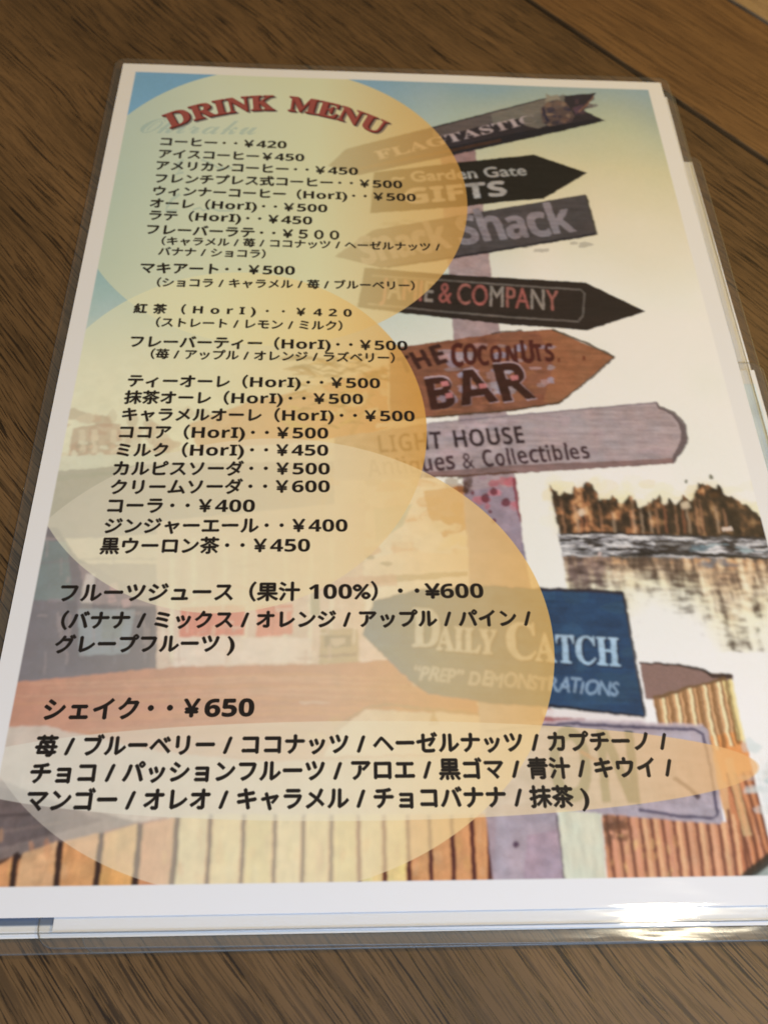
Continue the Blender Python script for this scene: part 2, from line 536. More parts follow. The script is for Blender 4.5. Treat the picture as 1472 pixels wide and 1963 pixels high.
    for x in (330, 372, 432, 470, 548, 596, 636):
        st([(x, 1030), (x, 1130), (x - 3, 1270)], 9, (226, 214, 190), .75)
    for x in (352, 408, 506, 574):
        st([(x, 1060), (x, 1150)], 14, (190, 140, 130), .5)
    pl([(346, 1164), (470, 1158), (468, 1216), (344, 1222)], (200, 66, 54), .95)
    pl([(492, 1160), (560, 1158), (562, 1216), (490, 1220)], (206, 82, 68), .95)
    for x in (375, 402, 436, 525):
        st([(x, 1160), (x - 2, 1216)], 4, (150, 50, 44), .5)
    st([(340, 1160), (450, 1120), (560, 1160)], 7, (200, 100, 84), .5)
    pl([(340, 1222), (596, 1222), (598, 1268), (330, 1276)], (230, 206, 198), .9)
    pl([(596, 1120), (612, 1120), (612, 1180), (594, 1180)], (98, 106, 76), .8)
    pl([(614, 1205), (686, 1205), (688, 1278), (610, 1280)], (150, 122, 78), .9)
    pl([(622, 1216), (674, 1216), (674, 1240), (622, 1242)], (98, 84, 62), .9)
    pl([(634, 1222), (662, 1222), (662, 1234), (634, 1235)], (176, 150, 124), .9)
    st([(610, 1258), (684, 1254)], 6, (110, 80, 64), .9)
    pl([(600, 1110), (760, 1100), (762, 1122), (602, 1132)], (196, 140, 126), .7)
    pl([(690, 1218), (760, 1268), (740, 1276), (690, 1274)], (228, 196, 196), .95)
    shop = P.mask([(60, 1010), (720, 950), (700, 1290), (20, 1312), (-40, 1330)])
    for k in range(150):
        x, y = rnd.uniform(60, 700), rnd.uniform(1000, 1270)
        l = rnd.uniform(10, 46)
        c_ = rnd.choice([(96, 84, 104), (70, 70, 90), (120, 104, 116)] if x < 300 else [(226, 208, 190), (190, 150, 136), (206, 176, 150), (160, 120, 110), (224, 190, 176)])
        st([(x, y), (x - 1, y + l)] if k % 3 else [(x, y), (x + l, y - 2)], rnd.uniform(2, 7), c_, .45, shop)
    # boardwalk
    pl([(-60, 1330), (30, 1308), (330, 1278), (640, 1272), (760, 1262), (1060, 1360), (1060, 1480), (-60, 1500)], (168, 92, 68))
    for k in range(26):
        y = 1290 + k * 7.5
        st([(rnd.uniform(0, 300), y + 14), (rnd.uniform(420, 600), y + rnd.uniform(-4, 4)), (rnd.uniform(700, 1040), y + rnd.uniform(0, 20))], [2, 6, 2], rnd.choice([(190, 118, 90), (150, 78, 58), (200, 134, 100), (188, 112, 60)]), .4)
    pl([(-60, 1500), (-60, 1400), (80, 1390), (300, 1440), (500, 1460), (800, 1450), (1000, 1440), (1000, 1560), (-60, 1600)], (188, 168, 158), .95)
    dabs(14, 560, 1040, 1310, 1440, [(160, 110, 50), (206, 150, 70), (230, 210, 196)], 34, 7, .5)
    st([(640, 1400), (700, 1356), (740, 1350), (850, 1362), (950, 1372)], 5, (120, 96, 70), .7)
    pl([(700, 1360), (850, 1366), (960, 1376), (960, 1440), (620, 1450), (650, 1400)], (222, 202, 184), .85)
    pl([(830, 1360), (842, 1390), (820, 1392)], (150, 104, 50), .8)
    # roof edge and fence at the foot
    pl([(-60, 1480), (20, 1500), (90, 1530), (260, 1574), (330, 1572), (120, 1622), (-60, 1665)], (128, 114, 112))
    pl([(-60, 1490), (80, 1530), (200, 1572), (60, 1610), (-60, 1640)], (98, 86, 88), .8)
    st([(-40, 1600), (30, 1590), (120, 1576)], 5, (130, 112, 108), .6); st([(-40, 1566), (60, 1560)], 6, (60, 52, 54), .6)
    pl([(-60, 1660), (120, 1622), (250, 1584), (330, 1568), (600, 1564), (960, 1560), (962, 1700), (-80, 1715)], (206, 142, 94))
    bot = [-38, 22, 108, 183, 257, 328, 395, 461, 523, 578, 633, 688, 737, 784, 827, 870, 909, 938]
    top = [-22, 37, 116, 196, 269, 340, 404, 467, 527, 582, 635, 686, 735, 780, 821, 864, 902, 936]
    ty = [1672, 1636, 1612, 1596, 1578, 1566] + [1560] * 12
    st([(-60, 1668), (40, 1642), (120, 1620), (200, 1598)], 9, (58, 44, 44), .9)
    st([(200, 1598), (260, 1582), (320, 1570)], 9, (150, 90, 84), .8)
    cols = [(210, 152, 106), (214, 158, 108), (206, 144, 104), (216, 172, 132), (216, 166, 104)]
    straw = [(226, 206, 146), (222, 204, 134), (228, 212, 158)]
    for k in range(len(bot) - 1):
        x0, x1, a0, a1 = bot[k] + 6, bot[k + 1] - 6, top[k] + 6, top[k + 1] - 6
        pl([(a0, ty[k]), (a1, ty[k + 1]), (x1, 1708), (x0, 1708)], cols[(k * 3) % 5] if k < 5 else (straw[k % 3] if k < 13 else (206, 148, 102)), .85)
        dabs(4, min(a0, x0) + 8, max(a1, x1) - 4, 1600, 1700, cols if k < 6 or k > 12 else straw + cols[3:], 9, 26, .5)
    for k in range(len(bot)):
        st([(top[k], ty[k]), ((top[k] + bot[k]) / 2 + 1, 1640), (bot[k], 1708)], [11, 13, 13] if k < 6 else [9, 9, 9], (46, 30, 30) if k < 11 else (74, 26, 30), .97)
    # post
    lil = (160, 138, 140)
    post = P.mask([(842, 270), (908, 270), (925, 395), (940, 520), (958, 640), (972, 800), (986, 913), (1004, 1056), (1030, 1200), (1060, 1500), (1082, 1710), (946, 1710), (930, 1560),
                   (905, 1200), (892, 1000), (885, 913), (877, 800), (868, 640), (857, 490), (848, 395)])
    P.poly([(842, 270), (908, 270), (925, 395), (940, 520), (958, 640), (972, 800), (986, 913), (1004, 1056), (1030, 1200), (1060, 1500), (1082, 1710), (946, 1710), (930, 1560),
            (905, 1200), (892, 1000), (885, 913), (877, 800), (868, 640), (857, 490), (848, 395)], lil)
    P.poly([(842, 270), (912, 270), (918, 330), (846, 340)], (140, 104, 100), .8, clip=post)
    P.poly([(890, 940), (1010, 930), (1012, 1060), (900, 1060)], (146, 128, 142), .8, clip=post)
    dabs(16, 915, 1000, 915, 975, [(180, 90, 100), (196, 110, 120), (150, 110, 126)], 14, 9, .7, post)
    dabs(12, 880, 900, 905, 950, [(120, 70, 44), (70, 44, 34)], 9, 9, .8)
    for (x, y, r) in ((930, 955, 9), (945, 942, 7), (969, 962, 9), (945, 998, 5), (938, 980, 4), (905, 945, 4)):
        pl([(x + r * math.cos(a), y + 1.1 * r * math.sin(a)) for a in np.linspace(0, 6.28, 9)[:-1]], (96, 36, 48), .85)
    st([(984, 915), (990, 950), (996, 1000)], [7, 7, 3], (120, 20, 44), .8)
    st([(1001, 1040), (1004, 1056), (1006, 1075)], 4, (110, 96, 120), .7)
    pl([(950, 1560), (1068, 1560), (1084, 1712), (946, 1712)], (168, 154, 166))
    pl([(1010, 1600), (1066, 1590), (1080, 1712), (1000, 1712)], (164, 136, 154), .5)
    st([(1066, 1562), (1076, 1640), (1082, 1712)], 4, (98, 84, 92), .9)
    pl([(988 + 6 * math.cos(a), 1618 + 7 * math.sin(a)) for a in np.linspace(0, 6.28, 9)[:-1]], (70, 40, 70), .9)
    pl([(1068, 1545), (1150, 1550), (1164, 1712), (1084, 1712)], (208, 208, 190))
    # lake and wooded shore at the right
    dabs(70, 1060, 1460, 925, 1000, [(230, 222, 188), (228, 212, 172), (232, 226, 204)], 30, 18, .5)
    # wooded shore in evening light: an uneven skyline, dark crowns, warm trunks between them
    sky_x = [1051, 1060, 1071, 1080, 1091, 1100, 1112, 1122, 1132, 1140, 1149, 1160, 1172, 1181, 1190, 1200, 1207, 1216, 1224, 1238, 1250, 1262, 1268, 1282, 1295, 1310, 1325, 1331, 1336, 1352, 1370, 1378, 1390, 1402, 1420, 1436, 1455, 1480, 1530]
    sky_y = [932, 940, 946, 944, 947, 930, 934, 926, 928, 938, 957, 955, 951, 962, 968, 955, 950, 962, 972, 966, 958, 950, 966, 958, 966, 950, 960, 944, 930, 928, 936, 930, 952, 950, 966, 972, 986, 1000, 1012]
    ground = [(1545, 1036), (1200, 1030), (1072, 1028)]
    top = list(zip(sky_x, sky_y))
    rag = []
    for (xa, ya), (xb, yb) in zip(top[:-1], top[1:]):
        for k in range(3):
            t_ = k / 3
            rag.append((xa + (xb - xa) * t_ + rnd.uniform(-1.5, 1.5), ya + (yb - ya) * t_ + rnd.uniform(-5, 4)))
    lake = P.mask(rag + ground)
    halo = blur(lake, 14) * (1 - lake)
    tex(np.clip(halo * 1.2, 0, 1), mott, [(0, (232, 220, 178)), (1, (230, 206, 158))], .55)
    trees = fnoise(2.6, 2.6, 4, 21) * .65 + fnoise(1.2, 5.0, 3, 26) * .35
    tex(lake, trees, [(.15, (36, 28, 24)), (.42, (60, 46, 36)), (.56, (96, 70, 50)), (.68, (160, 104, 70)), (.80, (204, 150, 104)), (.95, (226, 190, 146))])
    dk = P.mask([(1255, 975), (1300, 960), (1400, 950), (1440, 970), (1545, 1000), (1545, 1036), (1255, 1034)])
    tex(np.minimum(blur(dk, 10), lake), trees, [(0, (38, 30, 26)), (.6, (66, 54, 42)), (.85, (110, 84, 58)), (1, (190, 150, 110))], .8)
    for k in range(26):
        x = 1056 + k * 13 + rnd.uniform(-5, 5)
        st([(x, 950 + rnd.uniform(0, 30)), (x + 5, 990), (x + 9, 1022)], [1, 2.2, 2], rnd.choice([(204, 146, 110), (40, 28, 24), (36, 28, 24), (214, 180, 150), (180, 110, 80)]), .75, lake)
    for k in range(34):
        x, y = rnd.uniform(1070, 1440), rnd.uniform(935, 985)
        pl([(x + rnd.uniform(5, 12) * math.cos(t_), y + rnd.uniform(4, 9) * math.sin(t_)) for t_ in np.linspace(0, 6.28, 9)[:-1]], rnd.choice([(52, 38, 28), (60, 46, 34), (96, 66, 42)]), .55, lake)
    pl([(1106, 978), (1116, 974), (1122, 986), (1110, 989)], (222, 196, 170), .9)
    pl([(1304, 964), (1318, 960), (1322, 972), (1306, 976)], (226, 204, 176), .7)
    soft = blur(P.a, 2); lk = blur(lake, 6)[..., None]; P.a = P.a * (1 - lk) + soft * lk
    # moored boats: thin pale and dark dashes
    boats = P.mask([(1066, 1022), (1545, 1030), (1552, 1076), (1078, 1070)])
    bn = fnoise(4.2, .8, 4, 22)
    tex(boats, bn, [(0, (30, 26, 26)), (.25, (62, 56, 56)), (.42, (112, 108, 110)), (.6, (160, 156, 160)), (.85, (216, 210, 210))])
    st([(1072, 1024), (1160, 1021), (1280, 1027), (1420, 1030), (1540, 1036)], [4, 5, 4, 6, 5], (38, 30, 28), .85)
    pl([(1255, 1036), (1330, 1038), (1330, 1060), (1250, 1058)], (54, 46, 42), .7)
    dabs(16, 1330, 1472, 1040, 1056, [(122, 142, 152), (106, 122, 132), (160, 174, 178)], 17, 4, .7)
    dabs(12, 1080, 1240, 1030, 1050, [(196, 186, 184), (176, 170, 176)], 12, 2.5, .8)
    st([(1190, 1064), (1260, 1060), (1300, 1062), (1360, 1064), (1448, 1068), (1540, 1074)], [3, 6, 5, 7, 5, 6], (32, 28, 28), .95)
    pl([(1382, 1011), (1400, 1008), (1404, 1017), (1384, 1019)], (216, 194, 180), .9)
    st([(1150, 1058), (1148, 1074), (1156, 1096), (1160, 1110)], [6, 5, 4, 2], (212, 186, 180), .8)
    # reflections: vertical streaks crossed by ripples, fading out into the bright water
    X, Y = uu, vv
    cL, cR = page([(1084, 1100)])[0], page([(1500, 1100)])[0]
    v0 = page([(1300, 1066)])[0][1]
    refl = P.mask([(1078, 1066), (1552, 1072), (1570, 1250), (1100, 1250)])
    depth = np.interp(uu, [cL[0], page([(1190, 1130)])[0][0], page([(1250, 1150)])[0][0], page([(1330, 1160)])[0][0], page([(1400, 1200)])[0][0], page([(1440, 1200)])[0][0], cR[0] + 4],
                      [11.5, 11.0, 8.0, 11.0, 23.0, 20.0, 7.0]).astype(np.float32)
    dd = (vv - v0) / depth
    str_, rip = fnoise(1.5, 9.0, 3, 23), fnoise(3.0, .7, 3, 24)
    fade = np.clip(1.25 - dd - (str_ - .5) * 1.1 - (rip - .5) * 1.3 * np.clip(dd, 0, 1), 0, 1)
    leftm = np.clip((page([(1178, 1100)])[0][0] - uu) / 1.0, 0, 1)
    tex(refl, mott, [(0, (232, 222, 180)), (1, (236, 228, 204))], (np.clip(1.9 - dd, 0, 1) * .75).astype(np.float32))
    tex(refl, str_ * .65 + rip * .35, [(.1, (70, 54, 46)), (.35, (112, 92, 78)), (.5, (152, 124, 102)), (.62, (202, 152, 110)), (.78, (220, 180, 138)), (.95, (230, 210, 176))], fade.astype(np.float32))
    tex(refl, rip, [(0, (52, 36, 34)), (.5, (104, 84, 82)), (1, (170, 146, 140))], (fade * leftm * .8).astype(np.float32))
    dabs(14, 1345, 1410, 1074, 1086, [(122, 132, 144), (112, 112, 120)], 15, 4, .6)
    st([(1300, 1098), (1400, 1096), (1500, 1100)], 2, (176, 158, 130), .7)
    for (x, y, r) in ((1361, 914, 4.5), (1314, 923, 3), (1452, 1208, 4)):
        pl([(x + r * math.cos(a), y + 1.2 * r * math.sin(a)) for a in np.linspace(0, 6.28, 9)[:-1]], (86, 88, 66), .85)
    rr_ = blur(refl, 8)[..., None] * .8; P.a = P.a * (1 - rr_) + blur(P.a, 3) * rr_
    # pavilion roof, rail and slats
    pl([(1225, 1268), (1300, 1274), (1360, 1290), (1403, 1292), (1404, 1302), (1340, 1320), (1258, 1342), (1236, 1340)], (134, 106, 100))
    st([(1225, 1270), (1300, 1274), (1345, 1284), (1365, 1296), (1402, 1295)], [4, 4, 6, 8, 9], (52, 38, 38), .95)
    st([(1250, 1338), (1330, 1316), (1390, 1300)], 7, (110, 80, 44), .8)
    slat = P.mask([(1250, 1342), (1330, 1318), (1402, 1300), (1420, 1390), (1438, 1463), (1480, 1640), (1540, 1650), (1560, 1712), (1166, 1712), (1152, 1560), (1390, 1575), (1350, 1400), (1262, 1392)])
    P.poly([(1240, 1330), (1410, 1290), (1500, 1712), (1150, 1712), (1150, 1540), (1250, 1400)], (210, 162, 120), 1, clip=slat)
    P.poly([(1150, 1545), (1400, 1570), (1450, 1712), (1150, 1712)], (202, 142, 110), 1, clip=slat)
    P.poly([(1380, 1420), (1440, 1440), (1500, 1712), (1420, 1712)], (184, 112, 78), .8, clip=slat)
    P.poly([(1360, 1410), (1425, 1400), (1445, 1470), (1385, 1500)], (226, 150, 88), .9, clip=slat)
    P.poly([(1382, 1302), (1412, 1296), (1436, 1420), (1412, 1420)], (232, 212, 150), .9, clip=slat)
    for k in range(12):
        x = 1254 + k * 13.5
        y = 1345 - (x - 1250) * .27
        st([(x, y - 6), (x + 9, y + 50), (x + 24, y + 120)], [5, 5, 5], (240, 224, 182) if k % 2 else (120, 82, 46), .9, slat)
        st([(x + 5, y - 6), (x + 14, y + 50), (x + 29, y + 120)], [3, 3, 3], (96, 66, 40), .8, slat)
    for k in range(16):
        x = 1160 + k * 21.4
        st([(x - 2, 1550), (x + 8, 1620), (x + 20, 1712)], [6, 7, 6], (112, 64, 52), .9, slat)
        st([(x + 8, 1560), (x + 17, 1620), (x + 30, 1712)], [6, 7, 6], rnd.choice([(220, 166, 134), (226, 178, 138), (214, 152, 126)]), .8, slat)
    for k in range(8):
        x = 1392 + k * 15
        st([(x, 1480), (x + 26, 1570), (x + 52, 1680)], [5, 6, 5], (120, 68, 50), .9, slat)
        st([(x + 7, 1480), (x + 33, 1570), (x + 59, 1680)], [4, 5, 4], (216, 146, 104), .7, slat)
    dabs(40, 1156, 1200, 1560, 1620, [(86, 56, 44), (120, 76, 54)], 10, 8, .6, slat)
    dabs(40, 1160, 1300, 1600, 1700, [(232, 190, 130), (206, 150, 100)], 5, 10, .4, slat)
    pl([(1404, 1712), (1440, 1672), (1500, 1620), (1560, 1600), (1560, 1720)], (150, 160, 158))
    st([(1398, 1712), (1436, 1674), (1480, 1640), (1540, 1604)], [18, 20, 20, 16], (44, 40, 36), .95)
    dabs(30, 1436, 1560, 1360, 1580, [(186, 204, 208), (208, 214, 214), (222, 220, 218)], 30, 16, .5)
    pl([(1388, 1455), (1402, 1450), (1440, 1600), (1424, 1604)], (226, 190, 140), .5)
    # ---- sign boards
    pl([(628, 318), (662, 285), (828, 243), (972, 206), (1050, 186), (1142, 178), (1118, 212), (1159, 231), (1060, 254), (972, 274), (866, 298), (686, 336), (668, 330)], (42, 35, 40))
    pl([(828, 246), (972, 208), (1050, 188), (1052, 208), (972, 228), (830, 266)], (98, 84, 78), .8)
    pl([(940, 218), (1080, 180), (1082, 204), (944, 240)], (116, 106, 92), .8)
    pl([(850, 284), (1000, 252), (1150, 226), (1150, 234), (1000, 268), (852, 298)], (22, 22, 30), .9)
    st([(676, 326), (800, 300), (866, 288), (960, 268)], 6, (66, 40, 28), .7)
    type_line(P, serif_bold("FLAGTASTIC"), (725, 306), (1030, 233), em=6.6, col=(168, 146, 142), bold=.1, latin=1.5)
    pl([(1000, 226), (1030, 212), (1050, 212), (1054, 238), (1030, 246), (1004, 240)], (112, 102, 90), .8)
    pl([(1046, 178), (1056, 184), (1068, 180), (1074, 196), (1062, 203), (1044, 198)], (142, 128, 106), .95)
    fig = P.mask([(1036, 208), (1046, 196), (1066, 190), (1084, 196), (1100, 222), (1094, 234), (1052, 242), (1038, 234)])
    P.poly([(1036, 208), (1046, 196), (1066, 190), (1084, 196), (1100, 222), (1094, 234), (1052, 242), (1038, 234)], (92, 70, 62), .85)
    dabs(34, 1036, 1100, 192, 240, [(118, 84, 66), (134, 104, 82), (36, 34, 52), (70, 56, 60), (44, 38, 46)], 8, 6, .8, fig)
    dabs(10, 1100, 1136, 184, 216, [(36, 32, 44), (52, 44, 52), (84, 58, 60)], 9, 6, .8)
    st([(1040, 206), (1042, 218), (1050, 232)], 6, (34, 32, 50), .9)
    pl([(1098, 206), (1118, 200), (1112, 214), (1102, 220)], (84, 58, 66), .8)
    st([(1108, 214), (1124, 200), (1138, 184)], 3, (134, 90, 66), .8)
    pl([(716, 330), (866, 312), (1023, 296), (1125, 331), (1040, 381), (972, 386), (866, 398), (708, 409)], (26, 23, 20))
    type_line(P, "~ Garden Gate", (752, 350), (1009, 335), em=7.4, col=(158, 150, 142), bold=1.0, latin=1.15, space=.3)
    type_line(P, sans_bold("GIFTS"), (778, 391), (971, 374), em=10.4, col=(160, 152, 146), bold=1.4, latin=1.3, slant=.08)
    pl([(640, 491), (716, 440), (883, 412), (1121, 372), (1142, 450), (1010, 472), (883, 493), (730, 514)], (70, 63, 64))
    st([(740, 512), (883, 491), (1010, 470), (1140, 448)], 5, (34, 30, 38), .9); st([(1122, 374), (1133, 412), (1143, 450)], 4, (30, 26, 28), .9)
    dabs(40, 720, 1120, 400, 480, [(84, 76, 76), (60, 54, 56)], 18, 5, .4)
    type_line(P, sans_bold("Snack"), jit=.16, p0=(697, 508), p1=(866, 474), em=17.0, col=(130, 119, 123), bold=2.0, latin=1.1, slant=.05)
    type_line(P, sans_bold("Shack"), jit=.16, p0=(884, 470), p1=(1104, 444), em=18.5, col=(130, 119, 123), bold=2.0, latin=1.1, slant=.05)
    pl([(698, 512), (849, 525), (1121, 541), (1237, 597), (1125, 633), (972, 622), (762, 599), (684, 589)], (38, 29, 27))
    for q in ([(712, 528), (849, 537), (1000, 548), (1112, 555), (1119, 562), (1116, 606), (1108, 614)], [(1108, 616), (980, 608), (840, 596), (704, 582)]):
        st(q, 3.5, (104, 94, 88), .8)
    type_line(P, "JAMIE & COMPANY", (728, 571), (1070, 596), em=13.0, col=[(146, 82, 76), (138, 126, 118), (142, 88, 80)], bold=.5, latin=.9, space=.2, slant=.05)
    pl([(745, 668), (865, 651), (972, 636), (1057, 631), (1177, 684), (1070, 774), (972, 789), (816, 802), (746, 806)], (128, 80, 60))
    bar = P.mask([(745, 668), (865, 651), (972, 636), (1057, 631), (1177, 684), (1070, 774), (972, 789), (816, 802), (746, 806)])
    dabs(70, 760, 1060, 640, 795, [(108, 66, 52), (142, 92, 68), (118, 60, 50), (150, 98, 66)], 22, 8, .5, bar)
    pl([(1030, 632), (1060, 631), (1177, 684), (1070, 774), (1040, 770), (1060, 700)], (150, 98, 66), .6, bar)
    st([(745, 805), (816, 800), (972, 787), (1070, 772), (1130, 726), (1177, 684)], 4, (76, 56, 40), .9)
    st([(1177, 684), (1116, 654), (1057, 631)], 4, (70, 52, 34), .9)
    dabs(46, 850, 1062, 660, 765, [(160, 146, 152), (146, 146, 168), (168, 134, 134)], 20, 9, .7, bar)
    st([(940, 640), (960, 636), (1000, 633)], 3, (60, 36, 26), .8)
    for (x, y) in ((1118, 686), (1070, 690)):
        pl([(x - 3, y - 4), (x + 3, y - 4), (x + 3, y + 4), (x - 3, y + 4)], (104, 50, 34), .9)
    type_line(P, sans_bold("THE"), jit=.16, p0=(772, 716), p1=(858, 694), em=9.6, col=(54, 26, 24), bold=1.8, latin=1.0, slant=.0)
    type_line(P, sans_bold("COCONUTS"), jit=.16, p0=(866, 702), p1=(1062, 692), em=11.0, col=(70, 26, 24), bold=1.8, latin=1.0, slant=.15)
    type_line(P, sans_bold("BAR"), jit=.16, p0=(826, 786), p1=(1028, 764), em=19.0, col=(176, 150, 156), bold=2.0, latin=1.2)
    type_line(P, sans_bold("BAR"), jit=.16, p0=(826, 786), p1=(1026, 762), em=18.0, col=(56, 26, 22), bold=2.0, latin=1.2)
    for (x, y) in ((852, 736), (860, 758), (925, 740), (985, 724)):
        pl([(x - 8, y - 4), (x + 6, y - 6), (x + 8, y + 3), (x - 6, y + 5)], (196, 120, 120), .8)
    pl([(720, 812), (816, 802), (877, 797), (876, 806), (816, 812), (720, 820)], (228, 220, 212), .95)
    pl([(640, 838), (816, 812), (972, 796), (1257, 770), (1262, 780), (1290, 792), (1310, 815), (1315, 840), (1308, 862), (1294, 880), (1291, 888), (972, 908), (813, 915), (640, 922)], (164, 146, 148))
    dabs(70, 830, 1290, 790, 880, [(170, 152, 154), (154, 138, 144), (172, 146, 154), (160, 146, 152)], 34, 10, .35)
    pl([(813, 905), (972, 892), (1290, 878), (1291, 888), (972, 908), (813, 915)], (120, 88, 84), .8)
    st([(813, 914), (900, 911), (990, 905)], 4, (84, 50, 36), .9); st([(820, 811), (972, 797), (1257, 771)], 3, (104, 92, 104), .6)
    st([(1257, 771), (1262, 780), (1290, 792), (1308, 815), (1311, 840), (1304, 860), (1292, 876), (1290, 886)], [4, 6, 8, 12, 14, 14, 10, 6], (86, 72, 76), .85)
    type_line(P, sans_bold("LIGHT HOUSE"), (727, 868), (1006, 849), em=8.6, col=(48, 32, 38), bold=.2, latin=1.0, space=.45)
    type_line(P, sans_bold("Antiques & Collectibles"), (706, 913), (1131, 878), jit=.08, em=7.9, col=(60, 38, 46), bold=.2, latin=1.0, space=.4)
    pl([(693, 1216), (715, 1150), (800, 1128), (922, 1121), (1035, 1127), (1193, 1135), (1212, 1250), (1235, 1374), (1050, 1356), (949, 1350), (820, 1330), (783, 1304)], (34, 64, 98))
    catch = P.mask([(693, 1216), (715, 1150), (800, 1128), (922, 1121), (1035, 1127), (1193, 1135), (1212, 1250), (1235, 1374), (1050, 1356), (949, 1350), (820, 1330), (783, 1304)])
    dabs(80, 740, 1230, 1130, 1370, [(28, 54, 86), (46, 80, 112), (30, 52, 80), (44, 74, 98)], 40, 18, .5, catch)
    st([(1030, 1129), (1110, 1131), (1193, 1136)], 7, (38, 32, 44), .9); st([(1193, 1135), (1214, 1250), (1235, 1372)], 5, (26, 28, 44), .9)
    st([(1050, 1352), (1150, 1364), (1234, 1374)], 6, (22, 24, 38), .95)
    lt, dk = (160, 186, 210), (24, 34, 58)
    for o, c_, bb in ((3, dk, 1.8), (0, lt, .8)):
        type_line(P, serif_bold("D"), (790 + o, 1238 + o), (842 + o, 1240 + o), em=15.5, col=c_, bold=bb)
        type_line(P, serif_bold("AILY"), (836 + o, 1244 + o), (950 + o, 1254 + o), em=9.6, col=c_, bold=bb)
        type_line(P, serif_bold("C"), (972 + o, 1262 + o), (1028 + o, 1264 + o), em=14.5, col=c_, bold=bb)
        type_line(P, serif_bold("ATCH"), (1026 + o, 1266 + o), (1188 + o, 1276 + o), em=11.0, col=c_, bold=bb)
    type_line(P, "“PREP” DEMONSTRATIONS", (788, 1302), (1182, 1334), jit=.12, em=5.2, col=(128, 150, 176), bold=.9, latin=1.0, slant=.25)
    pl([(1040, 1358), (1150, 1366), (1236, 1376), (1238, 1386), (1120, 1384), (1040, 1372)], (224, 214, 214), .9)
    pl([(1036, 1372), (1120, 1376), (1120, 1396), (1034, 1396)], (156, 100, 104), .9)
    # the lilac board at the foot
    pl([(930, 1400), (1104, 1381), (1347, 1392), (1356, 1400), (1386, 1570), (1380, 1580), (1222, 1566), (1120, 1556), (940, 1540)], (168, 156, 168))
    for q in ([(1110, 1388), (1220, 1394), (1330, 1398), (1346, 1408), (1360, 1470), (1374, 1560), (1366, 1568), (1300, 1564), (1222, 1552)], [(930, 1402), (1010, 1392), (1110, 1386)]):
        st(q, 6, (62, 56, 86), .9)
    st([(930, 1396), (1104, 1379), (1347, 1390)], 4, (196, 178, 186), .8)
    type_line(P, sans_bold("ON"), (1058, 1532), (1226, 1540), em=24, col=(76, 84, 74), bold=1.4, latin=1.0)
    st([(1290, 1490), (1316, 1508), (1340, 1530)], [8, 9, 9], (60, 44, 60), .9); st([(1110, 1440), (1150, 1462)], 7, (150, 90, 60), .7)
    # soft, slightly blotched printing of the picture
    signs = np.zeros((H, W), np.float32)
    for q in ([(628, 318), (662, 285), (1050, 186), (1159, 231), (686, 336)], [(716, 330), (1023, 296), (1125, 331), (1040, 381), (708, 409)], [(640, 491), (716, 440), (1121, 372), (1142, 450), (730, 514)],
              [(698, 512), (1121, 541), (1237, 597), (1125, 633), (684, 589)], [(745, 668), (1057, 631), (1177, 684), (1070, 774), (746, 806)], [(640, 838), (1257, 770), (1315, 840), (1291, 888), (640, 922)],
              [(693, 1216), (800, 1128), (1193, 1135), (1235, 1374), (820, 1330)], [(930, 1400), (1347, 1392), (1386, 1570), (940, 1540)]):
        signs = np.maximum(signs, P.mask(q))
    rest = np.clip((vv - 130) / 40, 0, 1) * np.clip(1 - (uu - 108) / 10, 0, 1)
    foot = np.clip((vv - 262) / 6, 0, 1)
    P.a *= 1 + (signs * .28 * (grainH - .5) + signs * .20 * (mott - .5) + post * .35 * (mott - .5) + rest * .30 * (mott - .5) + foot * .22 * (grainV - .5) * (1 - post))[..., None]
    tint = (fnoise(5, 5, 3, 31) - .5)[..., None] * (signs + post + rest + foot).clip(0, 1)[..., None]
    P.a *= 1 + tint * np.array([.08, -.02, -.06], np.float32)
    # uneven edges, as in a photograph printed from a small file
    wx = (fnoise(1.8, 1.8, 2, 41) - .5) * .36 * RES; wy = (fnoise(1.8, 1.8, 2, 42) - .5) * .36 * RES
    keep = (1 - .8 * blur(signs, 4)) * (1 - .45 * foot)
    iy = np.clip(np.arange(H)[:, None] + wy * keep, 0, H - 1).astype(int); ix = np.clip(np.arange(W)[None] + wx * keep, 0, W - 1).astype(int)
    P.a = P.a[iy, ix]
    P.a = blur(P.a, 2)
    n = (value_noise(H, W, 520, 370, rng) - .5)[..., None] * .09 + (value_noise(H, W, 260, 180, rng) - .5)[..., None] * np.array([.06, .04, .06], np.float32) \
        + (value_noise(H, W, 90, 60, rng) - .5)[..., None] * np.array([.05, .03, .03], np.float32) + (value_noise(H, W, 80, 70, rng) - .5)[..., None] * np.array([-.01, .01, .03], np.float32)
    n *= np.clip(1.15 - P.a.mean(2, keepdims=True) * 1.25, .15, 1)
    P.a *= 1 + n
    # pale translucent discs over the picture
    def disc(cx, cy, rx, ry, stops, al):
        d = np.sqrt(((uu - cx) / rx) ** 2 + ((vv - cy) / ry) ** 2)
        k = np.clip((1 - d) * min(rx, ry) * RES + .5, 0, 1)
        c = grad(uu, [s_[0] for s_ in stops], [ink(s_[1], s_[0], cy) for s_ in stops])
        a = np.interp(uu, [q[0] for q in al], [q[1] for q in al]).astype(np.float32) * k
        P.a[:] = lin((unlin(P.a) * (1 - a[..., None]) + unlin(c) * a[..., None]) * 255.0)
    disc(61.1, 68.4, 67.1, 68.6, [(5, (188, 187, 158)), (35, (212, 203, 164)), (75, (226, 206, 154)), (105, (216, 174, 104)), (128, (210, 152, 72))], [(5, .72), (60, .80), (105, .79), (128, .77)])
    disc(52.2, 166.3, 57.5, 59.7, [(5, (214, 212, 182)), (45, (224, 212, 168)), (80, (226, 192, 126)), (110, (210, 152, 68))], [(5, .62), (45, .68), (85, .76), (110, .84)])
